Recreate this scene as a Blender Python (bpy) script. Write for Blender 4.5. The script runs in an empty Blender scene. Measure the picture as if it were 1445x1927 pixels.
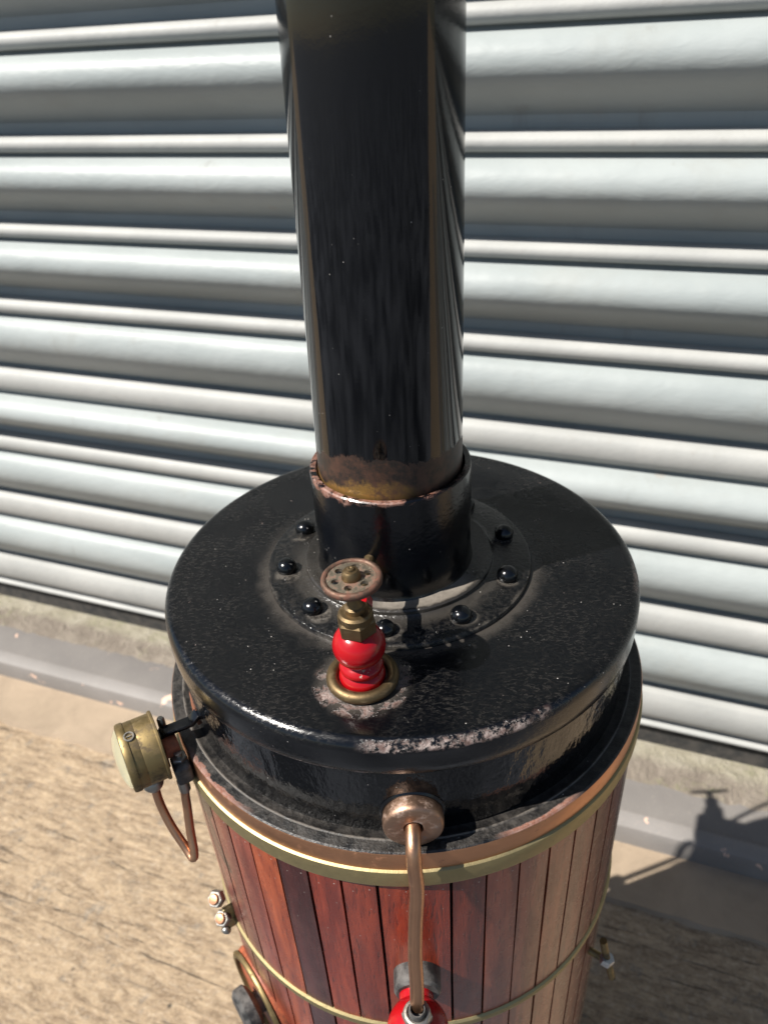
import bpy, bmesh, math, random
from mathutils import Vector, Matrix
random.seed(7)
U = 0.08                       # one model unit (radius of the boiler lid) in metres
sc = bpy.context.scene
C = sc.collection
R = math.radians

# ------------------------------------------------------------------ camera
cam_d = bpy.data.cameras.new('camera'); cam = bpy.data.objects.new('camera', cam_d); C.objects.link(cam)
F, D, HC, YAW, PITCH, ROLL = 1442.57, 2.6723, 2.0159, -0.0192, 0.5837, -0.0651
fw = Vector((math.sin(YAW)*math.cos(PITCH), math.cos(YAW)*math.cos(PITCH), -math.sin(PITCH)))
rt = Vector((math.cos(YAW), -math.sin(YAW), 0)); up = rt.cross(fw)
rt, up = math.cos(ROLL)*rt + math.sin(ROLL)*up, -math.sin(ROLL)*rt + math.cos(ROLL)*up
M = Matrix((rt, up, -fw)).transposed().to_4x4(); M.translation = Vector((0, -D, HC))*U
cam.matrix_world = M
cam_d.sensor_fit = 'HORIZONTAL'; cam_d.sensor_width = 7.3; cam_d.lens = 7.3*F/1445
cam_d.clip_start = 0.01; cam_d.clip_end = 1000
cam_d.dof.use_dof = True; cam_d.dof.focus_distance = 2.72*U; cam_d.dof.aperture_fstop = 5.2
sc.camera = cam

# ------------------------------------------------------------------ sky, sun, exposure
PHI = .36395                   # turn of the shutter about the vertical
AZ, EL = R(18), R(50)      # direction in which the shadows fall, height of the sun
w = bpy.data.worlds.new('World'); sc.world = w; w.use_nodes = True
nt = w.node_tree; sky = nt.nodes.new('ShaderNodeTexSky'); sky.sky_type = 'NISHITA'; sky.sun_disc = False
sky.sun_elevation = EL; sky.sun_rotation = R(90) - (AZ + math.pi)
sky.air_density = 1.0; sky.dust_density = 0.6; sky.ozone_density = 1.0
bg = nt.nodes['Background']; bg.inputs[1].default_value = 0.05
nt.links.new(sky.outputs[0], bg.inputs[0])
sun_d = bpy.data.lights.new('sun', 'SUN'); sun_d.energy = 5.0; sun_d.angle = R(0.53); sun_d.color = (1, .955, .885)
sun = bpy.data.objects.new('sun', sun_d); C.objects.link(sun)
ldir = Vector((math.cos(AZ)*math.cos(EL), math.sin(AZ)*math.cos(EL), -math.sin(EL)))
sun.rotation_euler = ldir.to_track_quat('-Z', 'Y').to_euler(); sun.location = -ldir*3
vs = sc.view_settings; vs.view_transform = 'Standard'; vs.look = 'None'; vs.gamma = 1; vs.exposure = .95

# ------------------------------------------------------------------ node helpers
class S:                                            # a node socket with arithmetic
    def __init__(s, t, o): s.t, s.o = t, o
    def _m(s, op, *a, clamp=False):
        n = s.t.nodes.new('ShaderNodeMath'); n.operation = op; n.use_clamp = clamp
        for i, v in enumerate((s,)+a):
            if isinstance(v, S): s.t.links.new(v.o, n.inputs[i])
            else: n.inputs[i].default_value = v
        return S(s.t, n.outputs[0])
    def __add__(s, o): return s._m('ADD', o)
    __radd__ = __add__
    def __sub__(s, o): return s._m('SUBTRACT', o)
    def __rsub__(s, o): return (s*-1.0)+o
    def __mul__(s, o): return s._m('MULTIPLY', o)
    __rmul__ = __mul__
    def clamp(s): return s._m('ADD', 0.0, clamp=True)
    def abs(s): return s._m('ABSOLUTE')
    def step(s, a, b):                              # smooth 0..1 between a and b (a may exceed b)
        n = s.t.nodes.new('ShaderNodeMapRange'); n.interpolation_type = 'SMOOTHSTEP'
        lo, hi, x, y = (a, b, 0, 1) if a < b else (b, a, 1, 0)
        s.t.links.new(s.o, n.inputs[0])
        for k, v in zip((1, 2, 3, 4), (lo, hi, x, y)): n.inputs[k].default_value = v
        return S(s.t, n.outputs[0])
    def band(s, a, b, e): return s.step(a-e, a+e)*s.step(b+e, b-e)

class Mat:
    def __init__(m, name):
        m.m = bpy.data.materials.new(name); m.m.use_nodes = True; m.t = m.m.node_tree
        m.b = m.t.nodes['Principled BSDF']
        tc = m.t.nodes.new('ShaderNodeTexCoord')
        v = m.t.nodes.new('ShaderNodeVectorMath'); v.operation = 'SCALE'; v.inputs[3].default_value = 1/U
        m.t.links.new(tc.outputs['Object'], v.inputs[0]); m.co = v.outputs[0]
        s = m.t.nodes.new('ShaderNodeSeparateXYZ'); m.t.links.new(m.co, s.inputs[0])
        m.x, m.y, m.z = [S(m.t, o) for o in s.outputs]
    def rad(m):
        return (m.x*m.x + m.y*m.y)._m('SQRT')
    def ang(m):                                     # azimuth in degrees, -180..180
        return m.y._m('ARCTAN2', m.x)*57.29578
    def vec(m, sx=1, sy=1, sz=1, rz=0):
        n = m.t.nodes.new('ShaderNodeMapping'); n.inputs['Scale'].default_value = (sx, sy, sz); n.inputs['Rotation'].default_value = (0, 0, rz)
        m.t.links.new(m.co, n.inputs[0]); return n.outputs[0]
    def comb(m, a, b, c):
        n = m.t.nodes.new('ShaderNodeCombineXYZ')
        for i, v in enumerate((a, b, c)):
            if isinstance(v, S): m.t.links.new(v.o, n.inputs[i])
            else: n.inputs[i].default_value = v
        return n.outputs[0]
    def noise(m, scale, detail=4, rough=.55, vec=None, dist=0, lac=2):
        n = m.t.nodes.new('ShaderNodeTexNoise'); m.t.links.new(vec or m.co, n.inputs['Vector'])
        n.inputs['Scale'].default_value = scale; n.inputs['Detail'].default_value = detail
        n.inputs['Roughness'].default_value = rough; n.inputs['Distortion'].default_value = dist
        return S(m.t, n.outputs[0])
    def voro(m, scale, vec=None):
        n = m.t.nodes.new('ShaderNodeTexVoronoi'); m.t.links.new(vec or m.co, n.inputs['Vector']); n.inputs['Scale'].default_value = scale
        return S(m.t, n.outputs['Distance'])
    def mix(m, f, a, b):
        n = m.t.nodes.new('ShaderNodeMix'); n.data_type = 'RGBA'
        for i, v in ((0, f), (6, a), (7, b)):
            if isinstance(v, S): m.t.links.new(v.o, n.inputs[i])
            elif isinstance(v, bpy.types.NodeSocket): m.t.links.new(v, n.inputs[i])
            elif i == 0: n.inputs[i].default_value = v
            else: n.inputs[i].default_value = (*v, 1)
        return n.outputs[2]
    def fmix(m, f, a, b): return (f*(b-a) if not isinstance(a, S) and not isinstance(b, S) else f*(b-a)) + a
    def set(m, name, v):
        i = m.b.inputs[name]
        if isinstance(v, S): m.t.links.new(v.o, i)
        elif isinstance(v, bpy.types.NodeSocket): m.t.links.new(v, i)
        elif isinstance(v, tuple): i.default_value = (*v, 1)
        else: i.default_value = v
    def bump(m, h, strength, dist=.01):
        n = m.t.nodes.new('ShaderNodeBump'); n.inputs['Strength'].default_value = strength; n.inputs['Distance'].default_value = dist*U
        m.t.links.new(h.o, n.inputs['Height'])
        if m.b.inputs['Normal'].is_linked: m.t.links.new(m.b.inputs['Normal'].links[0].from_socket, n.inputs['Normal'])
        m.t.links.new(n.outputs[0], m.b.inputs['Normal'])

RUST = (.17, .07, .045); PRIMER = (.22, .135, .11); DUST = (.115, .10, .085)

def black_paint(name, part):
    m = Mat(name)
    fine = m.noise(55, 3, .6); mid = m.noise(9, 4, .6); big = m.noise(2.2, 3, .5)
    speck = m.voro(26).step(.075, .03)*m.noise(5, 2).step(.5, .62)
    col = m.mix(big, (.0010, .0013, .0020), (.0022, .0025, .0032))
    rough = .13 + mid*.12
    dust = None; chip = None; h = fine*.15 + mid*.5
    if part == 'lid':
        r, a, z = m.rad(), m.ang(), m.z
        film = m.noise(75, 3, .75, vec=m.vec(.55, 1.2, 1, PHI), dist=.6).step(.46, .66)*m.noise(2.6, 3, .6).step(.30, .62)
        top = z.step(-.05, -.012)
        dust = film*.11*top
        # dust gathered round the chimney flange and the valve
        n1 = m.noise(14, 4, .7)
        near = (r + n1*.13).step(.71, .61)*.8*m.y.step(.55, -.2)
        vx, vy = m.x + .152, m.y + .704
        rv = (vx*vx + vy*vy)._m('SQRT')
        nv = (rv + n1*.10).step(.25, .17)*.8
        dust = dust._m('MAXIMUM', near*top*(.20 + n1*.6))._m('MAXIMUM', nv*top*(.15 + n1*.65))
        n2 = m.noise(16, 5, .75)
        rim = (r + n2*.04).band(1.006, 1.05, .008)*(z+n2*.04).step(-.022, -.008)
        c1 = rim*(a.band(-98, -66, 3)*.9 + a.band(-64, -61, 1)*.6 + a.band(-16, -4, 2)*.5)*m.noise(26, 5, .8).step(.44, .55)
        c2 = z.band(-.162, -.137, .008)*a.band(-135, -92, 8)*m.noise(11, 5, .7).step(.46, .52)
        c3 = m.noise(13, 5, .75).step(.685, .71)*.9
        ringc = (rv + n2*.07).band(.17, .215, .012)*vy.step(.10, -.03)*n2.step(.48, .56)
        chip = c1._m('MAXIMUM', c2)._m('MAXIMUM', c3)._m('MAXIMUM', ringc)
        h = h*.30 + film*.06 - chip*1.0
        rough = rough*.8 + film*.16*top + z.step(-.006, -.02)*.04
    elif part == 'flange':
        n2 = m.noise(10, 4, .7); r, a = m.rad(), m.ang()
        dust = m.noise(16, 5, .75).step(.30, .75)*.36*m.z.step(-.505, -.499)
        line = (r + n2*.01).band(1.022, 1.032, .004)*.9
        dust = dust._m('MAXIMUM', line*n2.step(.35, .55))
        chip = (a.band(-146, -128, 5)*(r + m.noise(8, 5, .8)*.07).step(1.090, 1.094))
        chip = chip._m('MAXIMUM', (r + m.noise(20, 4)*.014).step(1.081, 1.084)*.7)
        chip = chip._m('MAXIMUM', a.band(-72, -55, 3)*(r + n2*.03).step(1.07, 1.076))
        rough = rough + .18; h = h + m.noise(30, 4, .8)*1.2
    elif part == 'base':                           # riveted chimney flange
        n2 = m.noise(12, 4, .7); r = m.rad()
        film = m.noise(60, 3, .7, dist=.6).step(.42, .65)
        d1 = ((r + n2*.14).step(.56, .50)*.20)._m('MAXIMUM', (r + n2*.10).step(.605, .63)*.30)
        d2 = (r + n2*.05).step(.425, .40)*m.ang().band(-112, -35, 12)*.85
        dust = ((d1*m.y.step(.5, -.3)*.8)._m('MAXIMUM', d2*m.y.step(.3, -.1)))*(n2*.9 + .25)
        dust = dust._m('MAXIMUM', film*.05)
        am = (m.ang() + 360 - 12 + 18)._m('MODULO', 36.0) - 18
        dr = (am*.00843)*(am*.00843) + (r-.483)*(r-.483)
        dust = dust._m('MAXIMUM', (dr._m('SQRT') + n2*.03).step(.085, .055)*n2.step(.35, .65)*.35*m.y.step(.45, .1))
        h = h*.5 + film*.15; rough = rough*.8 + dust*.1
    elif part == 'collar':
        n2 = m.noise(9, 5, .7); a = m.ang()
        edge = (m.z + n2*.05)
        chip = edge.step(.508, .518)*a.band(-170, -62, 6)*.8 + edge.step(.519, .524)*.35
        chip = chip + (m.z + m.noise(14, 5, .7)*.09).step(.512, .528)*(a.band(-178, -118, 8)*.9 + a.step(150, 165)*.5)
        chip = chip.clamp()*m.noise(12, 4, .7).step(.44, .56)
        dust = (m.z + n2*.08).step(.10, .03)*.6*m.y.step(.2, 0)
    elif part == 'chimney':
        n2 = m.noise(5, 5, .7, dist=.3); a = m.ang(); n3 = m.noise(16, 5, .75)
        e = m.z + n2*.22 + (a + 100).abs()*.0006
        chip = (e + n3*.06).step(.815, .80)
        drips = m.noise(14, 3, .6, vec=m.vec(1, 1, .35)).step(.70, .74)
        speck = speck*.6
        h = m.noise(3.5, 3, .5, vec=m.vec(1, 1, .22))*1.2 + fine*.04
        rough = .045 + mid*.06
    elif part == 'body':
        dust = (m.z + mid*.12).step(-.42, -.50)*.45*m.noise(30, 4, .8).step(.40, .6)
        h = m.noise(22, 3, .6, vec=m.vec(1, 1, .45))*.9 + mid*.5
        chip = m.noise(11, 4, .75).step(.71, .73)
        rough = .06 + mid*.06
    if dust is not None:
        col = m.mix(dust.clamp(), col, DUST if part != 'base' else (.25, .22, .185)); rough = rough + dust*.5
    if chip is not None:
        chip = chip.clamp()
        if part == 'chimney':
            gold = m.mix(n3, (.40, .23, .06), (.16, .09, .035))
            g = (e.step(.675, .64)*(a.band(-175, -98, 8) + a.band(-98, -75, 8)*.35)*n3.step(.68, .42)).clamp()
            cc = m.mix(n3.step(.36, .66), (.012, .009, .007), (.055, .026, .016))
            cc = m.mix(g, cc, gold); m.set('Metallic', g*.7)
        else: cc = m.mix(m.noise(32, 4, .85).step(.36, .62), PRIMER if part != 'lid' else (.34, .275, .25), RUST if part != 'lid' else (.09, .05, .04))
        col = m.mix(chip, col, cc); rough = rough + chip*.4
    col = m.mix(speck*.8, col, (.55, .52, .48))
    m.set('Base Color', col); m.set('Roughness', rough.clamp()); m.set('Specular IOR Level', .5)
    m.bump(h, .22 if part == 'chimney' else .5, .010)
    return m.m

def metal(name, ca, cb, rough=.3, tarn=(.10, .07, .04), t0=.52, t1=.72, bumps=.25, sc_=1):
    m = Mat(name); a = m.noise(6*sc_, 5, .65); b = m.noise(18*sc_, 4, .75)
    col = m.mix(a, ca, cb); t = b.step(t0, t1)
    col = m.mix(t*.8, col, tarn)
    m.set('Base Color', col); m.set('Metallic', 1 - t*.55); m.set('Roughness', rough + b*.22 + t*.2)
    m.bump(b + a, bumps, .006); return m.m

def wood_mat():
    m = Mat('varnished_mahogany')
    oi = m.t.nodes.new('ShaderNodeObjectInfo'); rnd = S(m.t, oi.outputs['Random'])
    zz = m.z + rnd*40
    v = m.comb(m.x*1.0, m.y*1.0, zz*.10)
    g = m.noise(16, 5, .65, vec=v, dist=.4); p = m.noise(75, 2, .6, vec=m.comb(m.x, m.y, zz*.16))
    hsv = m.t.nodes.new('ShaderNodeMix'); hsv.data_type = 'RGBA'; hsv.blend_type = 'MULTIPLY'
    hsv.inputs[0].default_value = 1; m.t.links.new(oi.outputs['Color'], hsv.inputs[6])
    gr = m.mix(g.step(.34, .68), (.62, .50, .45), (1.35, 1.5, 1.5)); m.t.links.new(gr, hsv.inputs[7])
    col = m.mix(p.step(.60, .72)*.55, hsv.outputs[2], (.035, .008, .004))
    sp = m.voro(22).step(.09, .04)*m.noise(6, 2).step(.5, .6)
    topw = sp*m.z.step(-1.1, -.72)
    col = m.mix((topw + m.voro(15).step(.05, .02)*.6).clamp(), col, (.6, .55, .5))
    haze = m.noise(4, 4, .7).step(.45, .80)*.08
    col = m.mix(haze, col, (.30, .17, .13))
    m.set('Base Color', col); m.set('Roughness', .33 + m.noise(9, 4, .7)*.25)
    m.set('Specular IOR Level', .3); m.set('Coat Weight', .75); m.set('Coat Roughness', m.noise(12, 4, .7)*.30 + .10)
    m.bump(g*.5 + p.step(.5, .75)*-.6 + m.noise(28, 3, .6)*.2, .3, .008)
    return m.m

def simple(name, ca, cb, rough, scale=8, spec=.5, bumps=.2, coat=0, metal_=0):
    m = Mat(name); a = m.noise(scale, 5, .65); m.set('Base Color', m.mix(a.step(.35, .65), ca, cb))
    m.set('Roughness', a*.2 + rough); m.set('Specular IOR Level', spec); m.set('Coat Weight', coat); m.set('Metallic', metal_)
    m.bump(m.noise(scale*3, 4, .7), bumps, .01); return m.m

def red_mat():
    m = Mat('red_enamel'); n = m.noise(16, 5, .75)
    chip = m.noise(11, 5, .75).step(.66, .69)
    m.set('Base Color', m.mix(chip, m.mix(n, (.33, .003, .006), (.25, .0025, .005)), (.30, .19, .15)))
    m.set('Roughness', .16 + chip*.4 + n*.12); m.bump(m.noise(9, 3)*.8 - chip, .35, .012); return m.m

def shutter_mat():
    m = Mat('painted_shutter_steel')
    a = m.noise(1.2, 4, .6, vec=m.vec(.3, .3, 1)); b = m.noise(12, 4, .7); d = m.noise(.9, 5, .7, dist=.5)
    col = m.mix(a.step(.3, .7), (.248, .272, .270), (.305, .328, .324))
    col = m.mix(d.step(.52, .75)*.25, col, (.23, .22, .19))
    run = m.noise(3.2, 4, .7, vec=m.vec(1, 1, .10)).step(.58, .72)*m.noise(1.0, 3).step(.45, .6)
    col = m.mix(run*.35, col, (.20, .195, .175))
    spots = (m.voro(1.3) + b*.03).step(.10, .05)*m.noise(.7, 2).step(.5, .6)
    col = m.mix(spots*.5, col, (.30, .26, .22))
    m.set('Base Color', col); m.set('Roughness', .38 + b*.15); m.set('Specular IOR Level', .25)
    wr = m.noise(9, 4, .65, vec=m.vec(.45, .45, 1.6), dist=1.2)
    m.bump(wr, .22, .018); m.bump(m.noise(1.3, 3), .25, .08); return m.m

def narrow_mat():
    m = Mat('dusty_groundlit_joint')  # paler, warmer than the slats: dusty, with ground-reflected light put into the colour
    a = m.noise(1.0, 4, .6); b = m.noise(9, 5, .75)
    col = m.mix(a.step(.3, .7), (.29, .293, .282), (.345, .345, .33))
    col = m.mix(b.step(.58, .75)*.35, col, (.24, .215, .18))
    m.set('Base Color', col); m.set('Roughness', .5 + b*.2); m.set('Specular IOR Level', .35)
    m.bump(b, .3, .015); return m.m

PHI = .36395                                         # turn of the shutter about the vertical
TDIR = Vector((math.cos(PHI), -math.sin(PHI), 0)); NDIR = Vector((math.sin(PHI), math.cos(PHI), 0))

def concrete(name, brushed):
    m = Mat(name)
    if brushed:
        v = m.t.nodes.new('ShaderNodeMapping'); v.inputs['Rotation'].default_value = (0, 0, PHI)
        m.t.links.new(m.co, v.inputs[0]); v2 = m.t.nodes.new('ShaderNodeMapping'); v2.inputs['Scale'].default_value = (.42, 1.5, 1)
        v3 = m.t.nodes.new('ShaderNodeMapping'); v3.inputs['Scale'].default_value = (.10, 1.9, 1); m.t.links.new(v.outputs[0], v3.inputs[0])
        v4 = m.t.nodes.new('ShaderNodeMapping'); v4.inputs['Scale'].default_value = (.75, 1.3, 1); m.t.links.new(v.outputs[0], v4.inputs[0])
        m.t.links.new(v.outputs[0], v2.inputs[0])
        st = m.noise(9, 9, .78, vec=v2.outputs[0], dist=.5); st2 = m.noise(2.6, 6, .65, vec=v2.outputs[0], dist=.8)
        bl = m.noise(4.2, 6, .75, dist=.4); gr = m.noise(27, 6, .88); ln = m.noise(6.5, 7, .74, vec=v3.outputs[0], dist=.25)
        col = m.mix(st.step(.34, .62), (.22, .155, .098), (.48, .36, .235))
        col = m.mix(st2.step(.56, .72)*.5, col, (.22, .185, .145))
        col = m.mix(bl.step(.56, .66)*.6, col, (.20, .18, .155))
        col = m.mix(ln.step(.575, .64)*.8, col, (.13, .10, .075))
        g2 = m.noise(13, 7, .9, vec=v4.outputs[0], dist=.2)
        col = m.mix(g2.step(.53, .60)*.55, col, (.17, .135, .105))
        col = m.mix(g2.step(.46, .40)*.5, col, (.55, .46, .36))
        col = m.mix(gr.step(.46, .36)*.7, col, (.56, .475, .36))
        col = m.mix(gr.step(.55, .63)*.65, col, (.13, .105, .08))
        pit = (m.voro(3.2) + gr*.08).step(.15, .08)*m.noise(1.5, 2).step(.50, .56)
        col = m.mix(pit*.85, col, (.05, .042, .035))
        m.bump(st + gr*.5 - ln.step(.58, .68)*.5, .8, .05)
    else:
        a = m.noise(1.6, 5, .65, dist=.4); b = m.noise(24, 4, .8)
        col = m.mix(a.step(.32, .68), (.25, .195, .14), (.32, .25, .18))
        col = m.mix(b.step(.60, .76)*.3, col, (.25, .21, .17)); m.bump(b + a*2, .35, .03)
    m.set('Base Color', col); m.set('Roughness', .88); m.set('Specular IOR Level', .25); return m.m

def moss_mat():
    m = Mat('mossy_mortar'); a = m.noise(3.0, 5, .7, dist=.5); b = m.noise(11, 5, .8); c = m.noise(1.0, 3)
    nn_ = m.x*math.sin(PHI) + m.y*math.cos(PHI) + a*.35
    col = m.mix(nn_.step(4.05, 4.25), m.mix(a.step(.35, .65), (.18, .15, .12), (.24, .205, .165)), m.mix(a.step(.35, .65), (.26, .235, .17), (.33, .30, .235)))
    col = m.mix((b*c*2).step(.50, .75)*.7, col, (.22, .22, .12)); col = m.mix(b.step(.62, .75)*.5, col, (.25, .20, .15))
    m.set('Base Color', col); m.set('Roughness', .95); m.bump(a + b*.6, .8, .12); return m.m

def sill_mat(name, ca, cb):
    m = Mat(name); a = m.noise(1.1, 4, .6, vec=m.vec(.6, .6, 1)); f = m.noise(3.2, 4, .6, dist=.3); b = m.noise(30, 4, .75)
    col = m.mix(a.step(.3, .7), ca, cb); col = m.mix(b.step(.56, .7)*.4, col, (.30, .26, .22))
    col = m.mix(f.step(.66, .68), col, (.60, .40, .30))
    m.set('Base Color', col); m.set('Roughness', .55 + b*.2); m.bump(b, .25, .02); return m.m

MT = dict(
    lid=black_paint('black_paint_on_lid', 'lid'), flange=black_paint('dusty_black_paint', 'flange'),
    base=black_paint('black_paint_on_chimney_flange', 'base'), collar=black_paint('black_paint_on_collar', 'collar'),
    chimney=black_paint('gloss_black_chimney_paint', 'chimney'), body=black_paint('black_paint_on_smokebox', 'body'),
    black=black_paint('gloss_black_paint', 'plain'),
    brass=metal('aged_brass', (.30, .225, .105), (.20, .145, .07), .42, bumps=.08, tarn=(.07, .05, .03), t0=.47, t1=.66), dbrass=metal('dull_brown_brass', (.21, .148, .078), (.13, .092, .05), .42),
    band=metal('band_brass', (.42, .345, .185), (.33, .27, .14), .44, t0=.60, t1=.85), copper=metal('copper_sheet', (.66, .34, .19), (.54, .27, .15), .28, tarn=(.26, .11, .07), t0=.58, t1=.8),
    pipe=metal('tarnished_copper_pipe', (.58, .33, .20), (.46, .25, .15), .27, tarn=(.20, .09, .06), t0=.62, t1=.8),
    cap=metal('dusty_copper_cap', (.42, .27, .19), (.30, .18, .12), .34, tarn=(.30, .24, .21), t0=.50, t1=.72),
    nickel=metal('pale_nickel', (.62, .62, .62), (.5, .5, .5), .35),
    steel=metal('dirty_steel', (.42, .40, .36), (.30, .28, .25), .3, tarn=(.12, .08, .05)),
    wheel=metal('rusty_handwheel_iron', (.34, .30, .235), (.20, .165, .12), .42, tarn=(.17, .075, .05), t0=.46, t1=.58, sc_=1.6),
    wheelrim=metal('rusty_handwheel_rim', (.17, .115, .085), (.13, .085, .065), .5, tarn=(.14, .055, .035), t0=.42, t1=.6, sc_=1.6),
    wood=wood_mat(), red=red_mat(), rubber=simple('scuffed_black_fitting', (.015, .015, .015), (.09, .085, .08), .45, 14),
    core=simple('black_lagging', (.006, .005, .005), (.012, .010, .009), .8), rust=simple('rusty_iron', (.26, .09, .04), (.12, .05, .03), .5, 20),
    orange=simple('red_oxide_iron', (.36, .09, .035), (.20, .055, .025), .4, 18), grime=simple('pale_grime', (.30, .22, .17), (.50, .44, .38), .9, 22, bumps=.8),
    gap_shade=simple('dark_gap_shade', (.02, .02, .02), (.05, .045, .04), .8),
    dark_standin=simple('dark_ground_standin', (.012, .014, .018), (.14, .15, .17), .85, .3, .3),
    dial=simple('cream_gauge_face', (.72, .68, .52), (.66, .62, .46), .6, 5, bumps=0),
    slat=shutter_mat(), joint=narrow_mat(), ground=concrete('brushed_concrete', True), apron=concrete('smooth_concrete', False),
    moss=moss_mat(), channel=sill_mat('grey_painted_sill', (.125, .115, .108), (.165, .152, .14)), lip=sill_mat('grey_painted_sill_edge', (.16, .148, .138), (.205, .19, .178)))
def glass_mat():
    m = Mat('yellowed_gauge_glass'); m.set('Base Color', (.95, .93, .82)); m.set('Roughness', .05); m.set('Transmission Weight', 1.0); m.set('IOR', 1.45); return m.m
MT['glass'] = glass_mat()

# ------------------------------------------------------------------ mesh helpers (vertices in model units, world axes)
def mesh(name, verts, faces, mat, sharp=35):
    me = bpy.data.meshes.new(name); me.from_pydata([tuple(Vector(v)*U) for v in verts], [], faces)
    bm = bmesh.new(); bm.from_mesh(me); bmesh.ops.recalc_face_normals(bm, faces=bm.faces); bm.to_mesh(me); bm.free()
    me.materials.append(MT[mat]); me.shade_smooth()
    if sharp: me.set_sharp_from_angle(angle=R(sharp))
    me.update(); return me
def link(name, me, parent=None, kind=None, label=None):
    o = bpy.data.objects.new(name, me); C.objects.link(o)
    if parent is not None:
        o.parent = parent; o.matrix_parent_inverse = Matrix.Translation(WORLD.get(parent.name, Vector((0, 0, 0)))).inverted()
    if kind: o['kind'] = kind
    if label: o['label'] = label
    return o
WORLD = {}
def thing(name, loc, label, cat, group=None):
    o = bpy.data.objects.new(name, None); C.objects.link(o); o.location = Vector(loc)*U; WORLD[o.name] = Vector(loc)*U
    o['label'] = label; o['category'] = cat
    if group: o['group'] = group
    return o

def frame(axis):
    a = Vector(axis).normalized(); t = Vector((0, 0, 1)) if abs(a.z) < .9 else Vector((1, 0, 0))
    u = t.cross(a).normalized(); v = a.cross(u); return a, u, v
def lathe_data(prof, n=64, o=(0, 0, 0), axis=(0, 0, 1), off=0, seg=None):
    """revolve (radius, height) pairs about axis through o; heights run along the axis"""
    a, u, v = frame(axis) if tuple(axis) != (0, 0, 1) else (Vector((0, 0, 1)), Vector((1, 0, 0)), Vector((0, 1, 0)))
    o = Vector(o); V, Fc, rows = [], [], []
    for r, h in prof:
        if r < 1e-6: rows.append([len(V)]); V.append(o + a*h); continue
        rows.append(list(range(len(V), len(V)+n)))
        for k in range(n):
            t = 2*math.pi*k/n + off; V.append(o + a*h + u*(r*math.cos(t)) + v*(r*math.sin(t)))
    for A, B in zip(rows, rows[1:]):
        for k in range(n):
            j = (k+1) % n
            if len(A) == 1 and len(B) == 1: continue
            if len(A) == 1: Fc.append((A[0], B[j], B[k]))
            elif len(B) == 1: Fc.append((A[k], A[j], B[0]))
            else: Fc.append((A[k], A[j], B[j], B[k]))
    return V, Fc
def lathe(name, prof, mat, parent, n=64, o=(0, 0, 0), axis=(0, 0, 1), off=0, sharp=35, **k):
    V, Fc = lathe_data(prof, n, o, axis, off); return link(name, mesh(name, V, Fc, mat, sharp), parent, **k)
def tube_data(pts, r, n=12, sub=6):
    P = [Vector(p) for p in pts]
    if sub > 1 and len(P) > 2:                      # Catmull-Rom
        Q = []
        E = [P[0]*2-P[1]] + P + [P[-1]*2-P[-2]]
        for i in range(1, len(E)-2):
            for s in range(sub):
                t = s/sub; a, b, c, d = E[i-1:i+3]
                Q.append(.5*((2*b) + (c-a)*t + (2*a-5*b+4*c-d)*t*t + (3*b-a-3*c+d)*t**3))
        Q.append(P[-1]); P = Q
    V, Fc = [], []; u = None
    for i, p in enumerate(P):
        d = (P[min(i+1, len(P)-1)] - P[max(i-1, 0)]).normalized()
        if u is None: u = frame(d)[1]
        u = (u - d*u.dot(d)).normalized(); v = d.cross(u)
        for k in range(n):
            t = 2*math.pi*k/n; V.append(p + (u*math.cos(t) + v*math.sin(t))*(r(i/(len(P)-1)) if callable(r) else r))
        if i:
            for k in range(n):
                a = (i-1)*n; Fc.append((a+k, a+(k+1) % n, a+n+(k+1) % n, a+n+k))
    Fc.append(tuple(range(n))[::-1]); Fc.append(tuple(range(len(V)-n, len(V))))
    return V, Fc
def tube(name, pts, r, mat, parent, n=14, sub=6, **k):
    V, Fc = tube_data(pts, r, n, sub); return link(name, mesh(name, V, Fc, mat), parent, **k)
def merge(*ds):
    V, Fc = [], []
    for v, f in ds:
        b = len(V); V += list(v); Fc += [tuple(i+b for i in q) for q in f]
    return V, Fc
def box_data(c, ax, ay, az):
    c, ax, ay, az = map(Vector, (c, ax, ay, az)); V = [c + ax*i + ay*j + az*k for i in (-1, 1) for j in (-1, 1) for k in (-1, 1)]
    return V, [(0, 1, 3, 2), (4, 6, 7, 5), (0, 4, 5, 1), (2, 3, 7, 6), (0, 2, 6, 4), (1, 5, 7, 3)]
def bevelled(o, width, seg=2):
    bm = bmesh.new(); bm.from_mesh(o.data)
    bmesh.ops.bevel(bm, geom=[e for e in bm.edges if e.calc_face_angle(0) > .5], offset=width*U, segments=seg, affect='EDGES', profile=.6)
    bm.to_mesh(o.data); bm.free(); o.data.shade_smooth(); o.data.set_sharp_from_angle(angle=R(40)); return o
def torus_prof(Rr, r, z, n=12, a0=0, a1=360):
    return [(Rr + r*math.cos(R(a0+(a1-a0)*i/n)), z + r*math.sin(R(a0+(a1-a0)*i/n))) for i in range(n+1)]
def pol(r, az, z): return Vector((r*math.cos(R(az)), r*math.sin(R(az)), z))
def hexdata(o, axis, r, h, off=0, ch=.12):
    return lathe_data([(0, 0), (r*(1-ch), 0), (r, h*ch*1.2), (r, h*(1-ch*1.2)), (r*(1-ch), h), (0, h)], 6, o, axis, off)

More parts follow.
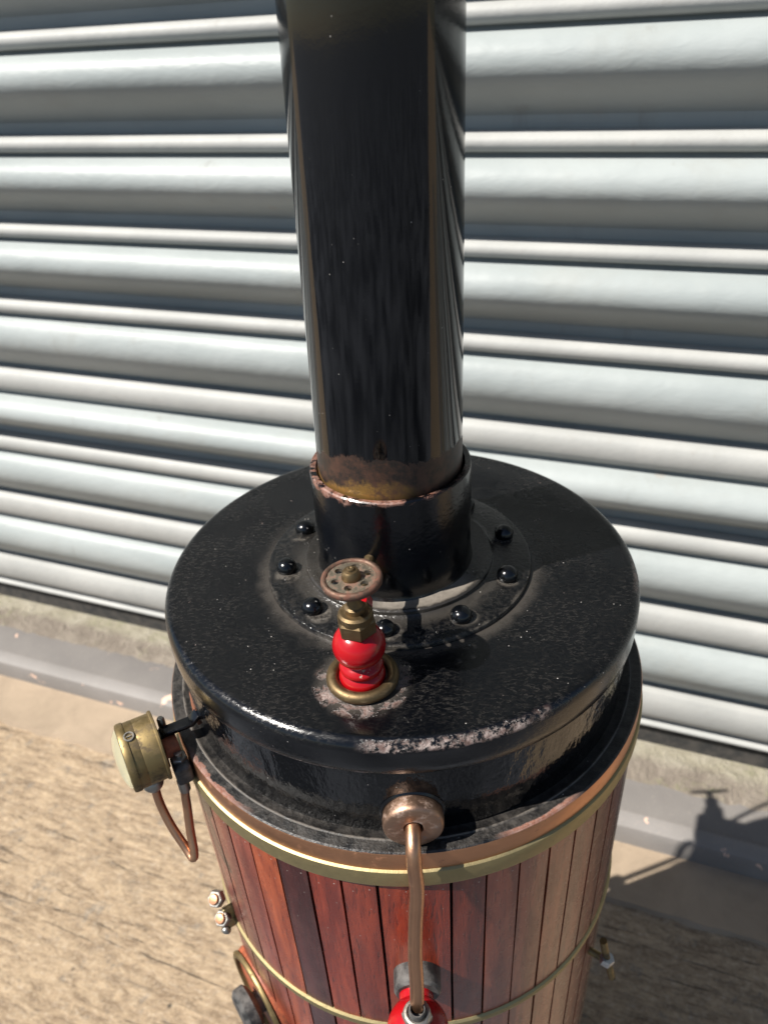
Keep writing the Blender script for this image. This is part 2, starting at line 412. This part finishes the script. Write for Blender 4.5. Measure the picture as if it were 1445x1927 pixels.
def holed_disc(o, axis, r0, r1, rc, rh, n, th, mseg=24):
    a, u, v = frame(axis) if abs(Vector(axis).normalized().z) < .999 else (Vector((0, 0, 1)), Vector((1, 0, 0)), Vector((0, 1, 0)))
    V, Fc = [], []; half = math.pi/n
    for s in range(n):
        t0 = 2*math.pi*s/n + .35
        idx = {}
        for lay, h in ((0, th/2), (1, -th/2)):
            for k in range(mseg):
                q = 2*math.pi*k/mseg; dx, dy = math.cos(q), math.sin(q)
                lo, hi = 0, 1                        # march to the wedge's outline
                while hi - lo > 1e-4:
                    mm = (lo+hi)/2; X, Y = rc+dx*mm, dy*mm; rr = math.hypot(X, Y)
                    if r0 <= rr <= r1 and abs(math.atan2(Y, X)) <= half: lo = mm
                    else: hi = mm
                for kind, d in (('h', rh), ('o', lo)):
                    X, Y = rc+dx*d, dy*d; c_, s_ = math.cos(t0), math.sin(t0)
                    idx[(lay, k, kind)] = len(V); V.append(Vector(o) + a*h + u*(X*c_-Y*s_) + v*(X*s_+Y*c_))
        for k in range(mseg):
            j = (k+1) % mseg
            Fc.append((idx[0, k, 'h'], idx[0, k, 'o'], idx[0, j, 'o'], idx[0, j, 'h']))
            Fc.append((idx[1, k, 'h'], idx[1, j, 'h'], idx[1, j, 'o'], idx[1, k, 'o']))
            Fc.append((idx[0, k, 'h'], idx[0, j, 'h'], idx[1, j, 'h'], idx[1, k, 'h']))
    return V, Fc

# ------------------------------------------------------------------ the setting: ground, apron, sill
GZ = -5.8
def W(t, n, z): return TDIR*t + NDIR*n + Vector((0, 0, z))
def strip(name, prof, mat, t0, t1, kind='structure', nt_=2, sharp=35, parent=None):
    """extrude a (n, z) outline along the shutter's direction"""
    V, Fc = [], []; k = len(prof)
    for i in range(nt_):
        t = t0 + (t1-t0)*i/(nt_-1)
        V += [W(t, n, z) for n, z in prof]
        if i: Fc += [((i-1)*k+j, (i-1)*k+j+1, i*k+j+1, i*k+j) for j in range(k-1)]
    return link(name, mesh(name, V, Fc, mat, sharp), parent, kind)
strip('ground', [(-.95, GZ-.05), (2.22, GZ-.05), (30, GZ-.05)], 'ground', -1200, 1200)
strip('unseen_dark_ground', [(-2500, GZ-.06), (-.95, GZ-.06)], 'dark_standin', -2500, 2500)  # added out of view: dark, patchy ground to dim chimney reflections and bounce light
rng = random.Random(3)
def rough_strip(name, mat, prof, t0, t1, n, jit, seed=1):
    rr = random.Random(seed); V, Fc = [], []; k = len(prof)
    for i in range(n):
        t = t0 + (t1-t0)*i/(n-1)
        for j, (p, z) in enumerate(prof):
            jj = jit[j]; V.append(W(t, p + rr.uniform(-1, 1)*jj, z))
        if i: Fc += [((i-1)*k+j, (i-1)*k+j+1, i*k+j+1, i*k+j) for j in range(k-1)]
    return link(name, mesh(name, V, Fc, mat, 50), None, 'structure')
rough_strip('concrete_apron', 'apron', [(2.27, GZ-.06), (2.30, GZ), (3.4, GZ)], -40, 40, 500, [.03, .012, 0])
strip('sill_edge', [(2.97, GZ-.02), (2.98, GZ+.16), (3.01, GZ+.235), (3.08, GZ+.275), (3.17, GZ+.285), (3.18, GZ+.26), (3.19, GZ+.2)], 'lip', -40, 40)
strip('sill_channel', [(3.17, GZ+.255), (3.20, GZ+.262), (3.66, GZ+.262)], 'channel', -40, 40)
rough_strip('mortar_bed', 'moss', [(3.56, GZ+.24), (3.66, GZ+.272), (3.8, GZ+.275), (4.9, GZ+.275)], -40, 40, 700, [.05, .03, .02, 0], 5)

# ------------------------------------------------------------------ roller shutter
SN = 4.2
sh = thing('roller_shutter', tuple(W(0, SN, GZ+.3)), 'closed pale grey metal roller shutter with curved horizontal slats behind the boiler', 'roller shutter')
lines = [1.836, .96, .119, -.75, -1.795, -2.677, -3.815, -5.09]
beads = [1.11, .27, -.575, -1.475, -2.445, -3.42, -4.62]
per = .88
N_UP = 30
lines = [1.836 + per*i for i in range(30, 0, -1)] + lines
beads = [1.836 + per*i - .73 for i in range(30, 0, -1)] + beads
T0, T1 = -25, 22
def arc(p0, p1, bulge, n=8):                        # curve between two (n,z) points bowed towards -n
    out = []
    for i in range(n+1):
        s = i/n; out.append((p0[0]+(p1[0]-p0[0])*s - bulge*math.sin(math.pi*s)**.8, p0[1]+(p1[1]-p0[1])*s))
    return out
for i in range(len(beads)):
    zt, zb, zn = lines[i], beads[i], lines[i+1]
    h = zt - zb; d = SN
    # wide slat: bows out towards the yard, its lower edge tucks under
    wide = [(d+.03, zt+.05), (d+.0, zt+.0), (d-.045, zt-.03*h)]
    tight = i in (N_UP+3, N_UP+5, N_UP+6)           # slats pushed together: no open gap under the bow
    ks, kq = (1.13, .80) if tight else (1.0, 1.0)
    for s, q in ((.05, .13), (.1, .185), (.16, .228), (.23, .255), (.3, .266), (.37, .262), (.44, .24), (.51, .20), (.58, .148), (.65, .09), (.72, .032), (.78, -.015)):
        wide.append((d-q*kq, zt-h*s*ks))
    wide += [(d+.06, zt-h*(.93 if tight else .83)), (d+.07, zt-h*.97), (d+.07, zb-.02)]
    strip('wide_slat', wide, 'slat', T0, T1, None, 2, 40, sh)
    hb = zb - zn
    nar = [(d+.05, zb+.024), (d-.01, zb+.02), (d-.065, zb+.002), (d-.10, zb-.12*hb), (d-.115, zb-.34*hb), (d-.110, zb-.58*hb), (d-.08, zb-.80*hb), (d-.02, zb-.93*hb), (d+.035, zb-.96*hb), (d+.055, zn+.02), (d+.05, zn+.0)]
    strip('narrow_slat', nar, 'joint', T0, T1, None, 2, 40, sh)
strip('bottom_bar', [(SN+.03, -5.07), (SN-.0, -5.095), (SN-.05, -5.105), (SN-.075, -5.12), (SN-.075, -5.145), (SN-.05, -5.165), (SN+.05, -5.17)], 'joint', T0, T1, None, 2, 40, sh)
strip('bottom_gap_strip', [(SN+.02, -5.20), (SN+.02, -5.60)], 'gap_shade', T0, T1, None, 2, 40, sh)  # shade of the gap under the bar, put in as a near-black strip

# ------------------------------------------------------------------ the boiler
B = thing('vertical_steam_boiler', (0, 0, GZ), 'small vertical steam boiler with glossy black chimney, riveted black top and mahogany planked barrel', 'steam boiler')
# smokebox lid
prof = [(.30, 0)] + [(r, 0) for r in (.5, .7, .85, .963)] + [(.963+.047*math.sin(R(a)), -.047+.047*math.cos(R(a))) for a in (12, 25, 38, 50, 62, 76, 90)]
prof += [(1.011, -.10), (1.009, -.140), (1.003, -.150), (.985, -.150)]
lathe('lid', prof, 'lid', B, 160)
lathe('smokebox', [(.98, -.14), (.993, -.148), (.990, -.30), (.988, -.485), (.98, -.51)], 'body', B, 160)
lathe('smokebox_flange', [(.97, -.4965), (1.016, -.4965), (1.022, -.4925), (1.027, -.4965), (1.068, -.497), (1.0745, -.502), (1.0745, -.515)], 'flange', B, 160)
lathe('copper_band', [(1.06, -.506), (1.0748, -.503), (1.0775, -.508), (1.079, -.58), (1.078, -.60), (1.06, -.60)], 'copper', B, 160)
def band(name, z0, z1, r, mat, t=.016):
    lathe(name, [(r-.03, z0), (r, z0-.002), (r+t*.8, z0-.010), (r+t, z0-.022), (r+t*.9, (z0+z1)/2), (r+t, z1+.022), (r+t*.8, z1+.008), (r, z1), (r-.03, z1)], mat, B, 160)
band('brass_band', -.588, -.690, 1.075, 'band')
band('brass_band', -1.800, -1.855, 1.076, 'band', .011)
band('brass_band', -4.9, -5.0, 1.078, 'band')
lathe('barrel_core', [(1.040, -.55), (1.040, -5.55), (0, -5.55)], 'core', B, 96)
lathe('base_ring', [(1.04, -5.5), (1.12, -5.52), (1.16, -5.6), (1.16, -5.78), (0, -5.78)], 'body', B, 96)
# mahogany planks
NP = 49; step = 360/NP; A0 = 269.5
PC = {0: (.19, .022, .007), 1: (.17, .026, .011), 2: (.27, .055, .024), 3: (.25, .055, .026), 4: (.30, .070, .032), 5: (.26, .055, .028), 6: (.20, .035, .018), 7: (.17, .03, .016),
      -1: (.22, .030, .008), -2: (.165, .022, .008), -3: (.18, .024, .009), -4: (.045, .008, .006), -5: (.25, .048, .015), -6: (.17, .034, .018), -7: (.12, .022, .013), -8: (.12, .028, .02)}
def plank_mesh(seed):
    rr = random.Random(seed); V, Fc = [], []
    g0, g1 = rr.uniform(.32, .72), rr.uniform(.32, .72); zs = [-.66, -1.0, -1.4, -1.8, -2.3, -2.9, -4, -5.52]
    for z in zs:
        j0, j1 = rr.uniform(-.07, .07), rr.uniform(-.07, .07)
        a0, a1 = g0*.5 + j0, step - g1*.5 + j1
        for a, r in ((a0, 1.045), (a0, 1.0740), (step*.27, 1.0743), (step*.42, 1.0745), (step*.58, 1.0745), (step*.73, 1.0743), (a1, 1.0740), (a1, 1.045)): V.append(pol(r, a, z))
    for i in range(len(zs)-1):
        for j in range(7): Fc.append((i*8+j, i*8+j+1, i*8+j+9, i*8+j+8))
    Fc.append(tuple(range(8)))
    return mesh('plank', V, Fc, 'wood', 60)
pm = [plank_mesh(s) for s in range(6)]
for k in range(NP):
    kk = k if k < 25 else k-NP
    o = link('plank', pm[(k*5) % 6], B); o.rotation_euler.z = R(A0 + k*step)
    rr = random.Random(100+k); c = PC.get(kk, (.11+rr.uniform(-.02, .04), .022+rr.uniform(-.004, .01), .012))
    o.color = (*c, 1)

# chimney, its socket and riveted flange
def cx(z): return -.0142 + (z-.5)*.0141
ch = lathe_data([(.285, .42)] + [(.2884-(z-.5)*.0081, z) for z in (.5, .55, .7, .9, 1.2, 1.6, 2.0, 2.6, 3.2, 3.9, 4.4)] + [(.247, 4.4), (.24, 3.2)], 128)
ch = ([v + Vector((cx(v.z), 0, 0)) for v in ch[0]], ch[1])
link('chimney', mesh('chimney', ch[0], ch[1], 'chimney'), B)
co = Vector((-.0135, 0, 0))
lathe('chimney_socket', [(.289, .40), (.293, .488), (.299, .4965), (.317, .499), (.3225, .494), (.3237, .485), (.3237, .07), (.327, .05), (.335, .038)], 'collar', B, 128, co)
lathe('chimney_flange', [(.31, .045), (.335, .040), (.362, .042), (.385, .050), (.396, .050), (.402, .044), (.404, .030), (.412, .024), (.44, .0225), (.556, .022), (.564, .018), (.567, .010), (.567, 0)], 'base', B, 128, (0, 0, 0))
rv = lathe_data([(.043*math.cos(R(a)), .038+.036*math.sin(R(a))) for a in (0, 15, 30, 45, 60, 75)] + [(0, .074)], 20)
rv = merge(rv, lathe_data([(.043, .038), (.041, .020), (.047, .0215)], 20))
rvm = mesh('rivet', rv[0], rv[1], 'black', 60)
for a in (12.4, 47, 82, 117, 151.4, 187, 223, 262, 298.4, 336.3):
    o = link('rivet', rvm, B); o.location = (pol(.483, a, 0))*U; o.rotation_euler = (rng.uniform(-.05, .05), rng.uniform(-.05, .05), R(a)); o.scale = (rng.uniform(.94, 1.06), rng.uniform(.94, 1.06), rng.uniform(.9, 1.05))

# ---- lid valve (steam stop valve)
VB = Vector((-.152, -.704, 0)); VA = Vector((-.012, 0, 1)).normalized()
v = link('top_valve', None, B, label='red brass valve standing on the black lid under a small rusty handwheel')
lathe('valve_body', [(.0, .004), (.080, .006), (.084, .024), (.082, .040), (.074, .050), (.068, .056), (.076, .066), (.079, .078), (.074, .090), (.064, .096)] + [(.094*math.cos(R(a)), .172+.085*math.sin(R(a))) for a in range(-52, 68, 12)] + [(.03, .246), (0, .25)], 'red', v, 56, VB, tuple(VA), sharp=50)
lathe('escutcheon_ring', torus_prof(.109, .022, .020, 14), 'dbrass', v, 72, VB, (0, 0, 1), sharp=0)
lathe('grime', [(.075, .012), (.092, .010), (.1, .003)], 'grime', v, 40, VB, sharp=0)
nv = merge(hexdata(VB+VA*.236, VA, .069, .062, .2, .1), lathe_data([(0, .285), (.054, .285), (.060, .292), (.060, .318), (.052, .326), (.0, .327)], 32, VB, tuple(VA)), lathe_data([(.045, .215), (.058, .222), (.058, .237), (.05, .24)], 32, VB, tuple(VA)))
link('hex_nut', mesh('hex_nut', nv[0], nv[1], 'dbrass', 30), v)
lathe('spindle', [(.035, .32), (.035, .345), (.028, .35), (.022, .37), (.022, .44), (.034, .445), (.034, .455), (0, .455)], 'dbrass', v, 28, VB, tuple(VA))
WC = VB + VA*.462; WA = Vector((-.03, -.02, 1)).normalized()
hw = merge(holed_disc(WC, WA, .026, .083,   .056, .0135, 6, .012, 20))
link('wheel_plate', mesh('wheel_plate', hw[0], hw[1], 'wheel', 30), v)
lathe('wheel_rim', [(.080, -.008), (.082, .008), (.088, .012), (.095, .012), (.101, .007), (.1025, -.001), (.101, -.010), (.095, -.015), (.087, -.014), (.080, -.008)], 'wheelrim', v, 56, WC, tuple(WA), sharp=60)
lathe('wheel_hub', [(.034, .0), (.033, .010), (.028, .030), (.023, .036), (.014, .037), (.012, .044), (.006, .045), (0, .041)], 'dbrass', v, 28, WC, tuple(WA))
tube('blast_pipe', [VB+Vector((0, .02, .215)), VB+Vector((.012, .09, .245)), VB+Vector((.016, .20, .250)), VB+Vector((.03, .30, .246)), VB+Vector((.04, .40, .24))], .022, 'dbrass', v, 14)
lathe('union_nut', [(0, 0), (.034, 0), (.038, .008), (.038, .05), (.032, .058), (0, .058)], 'red', v, 6, VB+Vector((.012, .10, .247)), (0.02, 1, 0), sharp=25)

# ---- copper capped outlet and the pipe that drops to the lower valve
cap = lathe('outlet_cap', [(.10, -.03), (.106, .0), (.1095, .03), (.109, .050), (.106, .062), (.097, .069), (.060, .068), (.036, .067), (.033, .060), (.033, .03)], 'cap', B, 64, (0, -.985, -.385), (0, -1, 0), sharp=50)
lathe('outlet_seat', [(.123, -.03), (.120, .004), (.112, .010), (.10, .010)], 'black', cap, 48, (0, -.985, -.385), (0, -1, 0))
px_ = [(-.002, -1.0, -.384), (-.003, -1.05, -.386), (-.004, -1.088, -.396), (-.005, -1.122, -.425), (-.004, -1.140, -.48), (.0, -1.150, -.60), (-.012, -1.172, -.78), (-.020, -1.20, -.95), (-.020, -1.235, -1.08), (-.024, -1.265, -1.20)]
tube('copper_pipe', px_, .0272, 'pipe', B, 20, 8)
# ---- lower valve
lv = link('lower_valve', None, B, label='red valve body at the foot of the copper pipe')
ax = Vector((-.02, -1, 0)).normalized()
lathe('black_collar', [(.06, -.02), (.094, 0), (.098, .01), (.096, .085), (.086, .098), (.05, .10)], 'rubber', lv, 40, (-.018, -1.06, -1.34), tuple(ax))
bc = Vector((-.026, -1.285, -1.345)); ba = Vector((0, -.02, 1)).normalized()
lathe('valve_body', [(.0, -.125)] + [(.122*math.cos(R(a)), .115*math.sin(R(a))) for a in range(-75, 70, 12)] + [(.045, .12)], 'red', lv, 48, bc, tuple(ba), sharp=50)
lathe('outlet_neck', [(.065, 0), (.07, .14)], 'red', lv, 32, bc, (0, 1, 0))
nv = merge(hexdata(bc+ba*.085, ba, .060, .052, .4, .1), lathe_data([(.052, .13), (.054, .142), (.049, .150), (.040, .152), (.038, .138)], 32, bc, tuple(ba)))
link('union_nut', mesh('union_nut', nv[0], nv[1], 'steel', 30), lv)
lathe('pipe_ferrule', [(.034, .12), (.034, .165), (.030, .172), (.026, .172)], 'rubber', lv, 28, bc+Vector((.002, .004, 0)), tuple(ba))

# ---- pressure gauge on its bracket
ga = 208; gd = pol(1, ga, 0); gax = (gd + Vector((0, 0, .02))).normalized(); tang = pol(1, ga+90, 0)
g0 = pol(1.165, ga, -.478)
g = link('pressure_gauge', None, B, label='round brass pressure gauge seen edge on at the left of the black flange')
lathe('case', [(0, .0), (.135, .0), (.139, .004), (.139, .072), (.1375, .076), (.139, .080), (.139, .118), (.0, .118)], 'brass', g, 72, g0, tuple(gax), sharp=30)
lathe('back_plate', [(0, -.006), (.145, -.006), (.147, -.003), (.147, .004), (.143, .008), (.0, .008)], 'brass', g, 72, g0, tuple(gax), sharp=30)
lathe('bezel', [(.139, .112), (.1425, .113), (.1435, .117), (.1435, .134), (.139, .143), (.127, .146), (.122, .143), (.122, .130)], 'brass', g, 72, g0, tuple(gax), sharp=30)
lathe('dial_face', [(.125, .124), (0, .124)], 'dial', g, 48, g0, tuple(gax))
lathe('glass', [(.125, .146), (.118, .154), (.095, .166), (.06, .175), (.03, .178), (0, .179)], 'glass', g, 48, g0, tuple(gax), sharp=0)
sv = g0 + gax*.100 + (Vector((0, 0, 1))*.98 + tang*.20).normalized()*.136; sa = (sv - g0 - gax*.100).normalized()
sc_ = merge(lathe_data([(.0, .002), (.013, .002), (.015, .006), (.016, .009), (.021, .009), (.023, .005), (.022, -.008)], 20, sv, tuple(sa)), box_data(sv+sa*.005, gax*.009, sa.cross(gax)*.002, sa*.003))
link('screw', mesh('screw', sc_[0], sc_[1], 'steel', 30), g)
# stem, ball union, siphon tube
bl = pol(1.235, ga, -.665)
lathe('union_nut', [(.0, -.055), (.020, -.055), (.027, -.045), (.040, -.027), (.047, -.005), (.042, .016), (.030, .030), (.022, .032), (.022, .065), (0, .065)], 'steel', g, 28, bl, (0, 0, 1), sharp=60)
sock = pol(1.13, 213, -.655)
tube('siphon_tube', [bl+Vector((0, 0, -.04)), pol(1.236, ga+.8, -.80), pol(1.225, ga+3.2, -.90), pol(1.205, ga+6.5, -.985), pol(1.198, ga+8.8, -1.012), pol(1.185, ga+8.6, -.985), pol(1.165, ga+6.5, -.90), pol(1.145, ga+5, -.80), pol(1.135, ga+4.6, -.72), sock+Vector((0, 0, -.02))], .0190, 'pipe', g, 14, 8)
lathe('siphon_socket', [(0, -.035), (.019, -.035), (.024, -.025), (.024, .035), (0, .04)], 'steel', g, 20, sock, (0, 0, 1))
# bracket
def slab(name, pts, wdir, hw_, th, mat, parent):
    ds = []
    for a, b in zip(pts, pts[1:]):
        a, b = Vector(a), Vector(b); d = (b-a); n_ = d.cross(wdir).normalized(); ds.append(box_data((a+b)/2, d*.5*1.06, Vector(wdir)*hw_, n_*th))
    V_, F_ = merge(*ds); return bevelled(link(name, mesh(name, V_, F_, mat, 30), parent), th*.5)
slab('bracket_strap', [pol(.985, 208.5, -.385), pol(1.02, 208.5, -.415), pol(1.145, 207.5, -.43), pol(1.155, 207.5, -.47), pol(1.157, 208, -.60)], tang, .026, .009, 'black', g)
slab('bracket_foot', [pol(.983, 206, -.33), pol(.991, 206, -.46)], tang, .035, .006, 'rust', g)
o_ = link('bracket_block', mesh('bracket_block', *box_data(pol(1.125, 209, -.465), gd*.030, tang*.062, Vector((0, 0, .026))), 'orange', 30), g); bevelled(o_, .006)
o_ = link('lower_block', mesh('lower_block', *box_data(pol(1.118, 213, -.555), gd*.034, tang*.050, Vector((0, 0, .050))), 'rubber', 30), g); bevelled(o_, .018, 3)
nn = merge(hexdata(pol(1.115, 212.5, -.52), (0, 0, 1), .034, .030), lathe_data([(.016, 0), (.016, .05), (0, .053)], 16, pol(1.115, 212.5, -.52)))
link('bracket_nut', mesh('bracket_nut', nn[0], nn[1], 'steel', 30), g)
nn = merge(lathe_data([(0, 0), (.016, 0), (.016, .060), (.012, .068), (0, .07)], 16, pol(1.13, 205.2, -.46)))
link('bracket_bolt', mesh('bracket_bolt', nn[0], nn[1], 'steel', 30), g)

# ---- clamp bolts of the middle band
cl = link('band_clamp', None, B)
for i, (r_, az, z_, ln, m_) in enumerate([(1.12, 208, -1.66, .05, 'copper'), (1.12, 209.5, -1.79, .05, 'copper')]):
    p = pol(r_, az, z_); a_ = (gd*.55 - tang*(-.35) + Vector((0, 0, .75))).normalized()
    nn = merge(hexdata(p, a_, .036, .034, .3), lathe_data([(.022, .0), (.022, ln), (.018, ln+.006), (0, ln+.007)], 20, p, tuple(a_)))
    link('clamp_nut', mesh('clamp_nut', *hexdata(p, a_, .043, .044, .3), 'steel', 30), cl)
    lathe('clamp_bolt', [(0, .04), (.025, .043), (.027, .05), (.023, .058), (0, .061)], m_, cl, 18, p, tuple(a_))
o_ = link('clamp_lug', mesh('clamp_lug', *box_data(pol(1.095, 209.5, -1.80), gd*.03, tang*.012, Vector((0, 0, .085))), 'band', 30), cl); bevelled(o_, .006)
lathe('clamp_pin', [(0, 0), (.018, .0), (.021, .02), (.016, .036), (0, .04)], 'steel', cl, 18, pol(1.13, 211.5, -1.845), tuple((gd*.5+Vector((0, 0, .8))).normalized()), sharp=60)

# ---- round side port on the left
pa = 216; pd = pol(1, pa, 0)
po = link('side_port', None, B, label='round red and brass port low on the left side of the barrel')
pc = pol(.955, pa, -2.45)
lathe('port_flange', [(.27, .04), (.275, .10), (.268, .125), (.25, .135), (.0, .135)], 'orange', po, 64, pc, tuple(pd), sharp=40)
lathe('port_rim', [(.262, .128), (.274, .134), (.274, .150), (.262, .157), (.24, .155), (.236, .13)], 'brass', po, 64, pc, tuple(pd), sharp=60)
lathe('port_knob', [(.06, .12), (.06, .16), (.10, .17), (.125, .19), (.125, .24), (.10, .26), (0, .265)], 'rubber', po, 32, pc+Vector((0, 0, -.02)), tuple(pd), sharp=40)
# ---- small tap on the right
ta = link('drain_tap', None, B)
tp = pol(1.165, 325, -2.13)
tube('tap_spindle', [tp + Vector((-.03, .01, .15)), tp, tp + Vector((.04, -.02, -.16))], .019, 'brass', ta, 12, 1)
nn = hexdata(tp + Vector((-.005, .0, -.035)), (.2, -.1, 1), .038, .05)
link('tap_nut', mesh('tap_nut', nn[0], nn[1], 'nickel', 30), ta)
tube('tap_stem', [pol(1.05, 325, -2.15), pol(1.16, 325, -2.15)], .02, 'brass', ta, 12, 1)

# ---- pipework behind the barrel (only its shadow on the sill can be seen)
rp = link('rear_pipework', None, B)
top = [Vector(q) for q in ((-.71, 1.20, -.68), (.30, .815, -.68), (.10, .70, -.68), (-.91, .77, -.68))]
Vb = top + [q - Vector((0, 0, .10)) for q in top]
o_ = link('manifold', mesh('manifold', Vb, [(0, 1, 2, 3), (7, 6, 5, 4), (0, 4, 5, 1), (1, 5, 6, 2), (2, 6, 7, 3), (3, 7, 4, 0)], 'black', 30), rp); bevelled(o_, .02)
wx = Vector((0, .97, .26)).normalized(); p = Vector((-.56, 1.13, -.74))
lathe('valve_stem', [(.085, 0), (.085, .12), (.06, .14), (.06, .24), (.03, .25), (.03, .33), (0, .33)], 'dbrass', rp, 28, p, tuple(wx))
lathe('rear_wheel', [(0, .30), (.05, .30), (.15, .305), (.175, .315), (.175, .335), (.15, .345), (0, .345)], 'wheelrim', rp, 40, p, tuple(wx))
tube('rear_pipe', [(-.93, .86, -.72), (-.94, .88, -.9), (-.94, .88, -1.6), (-.94, .88, -2.3)], .030, 'dbrass', rp, 12, 4)
lathe('pipe_union', [(.03, 0), (.07, .02), (.07, .14), (.03, .16)], 'dbrass', rp, 20, (-.94, .88, -2.1))
tube('thin_pipe', [(-.48, 1.06, -.66), (-.44, 1.09, -.52), (-.34, 1.14, -.38), (-.25, 1.17, -.28), (-.1, 1.18, -.3), (.2, 1.1, -.6)], .022, 'dbrass', rp, 12, 5)
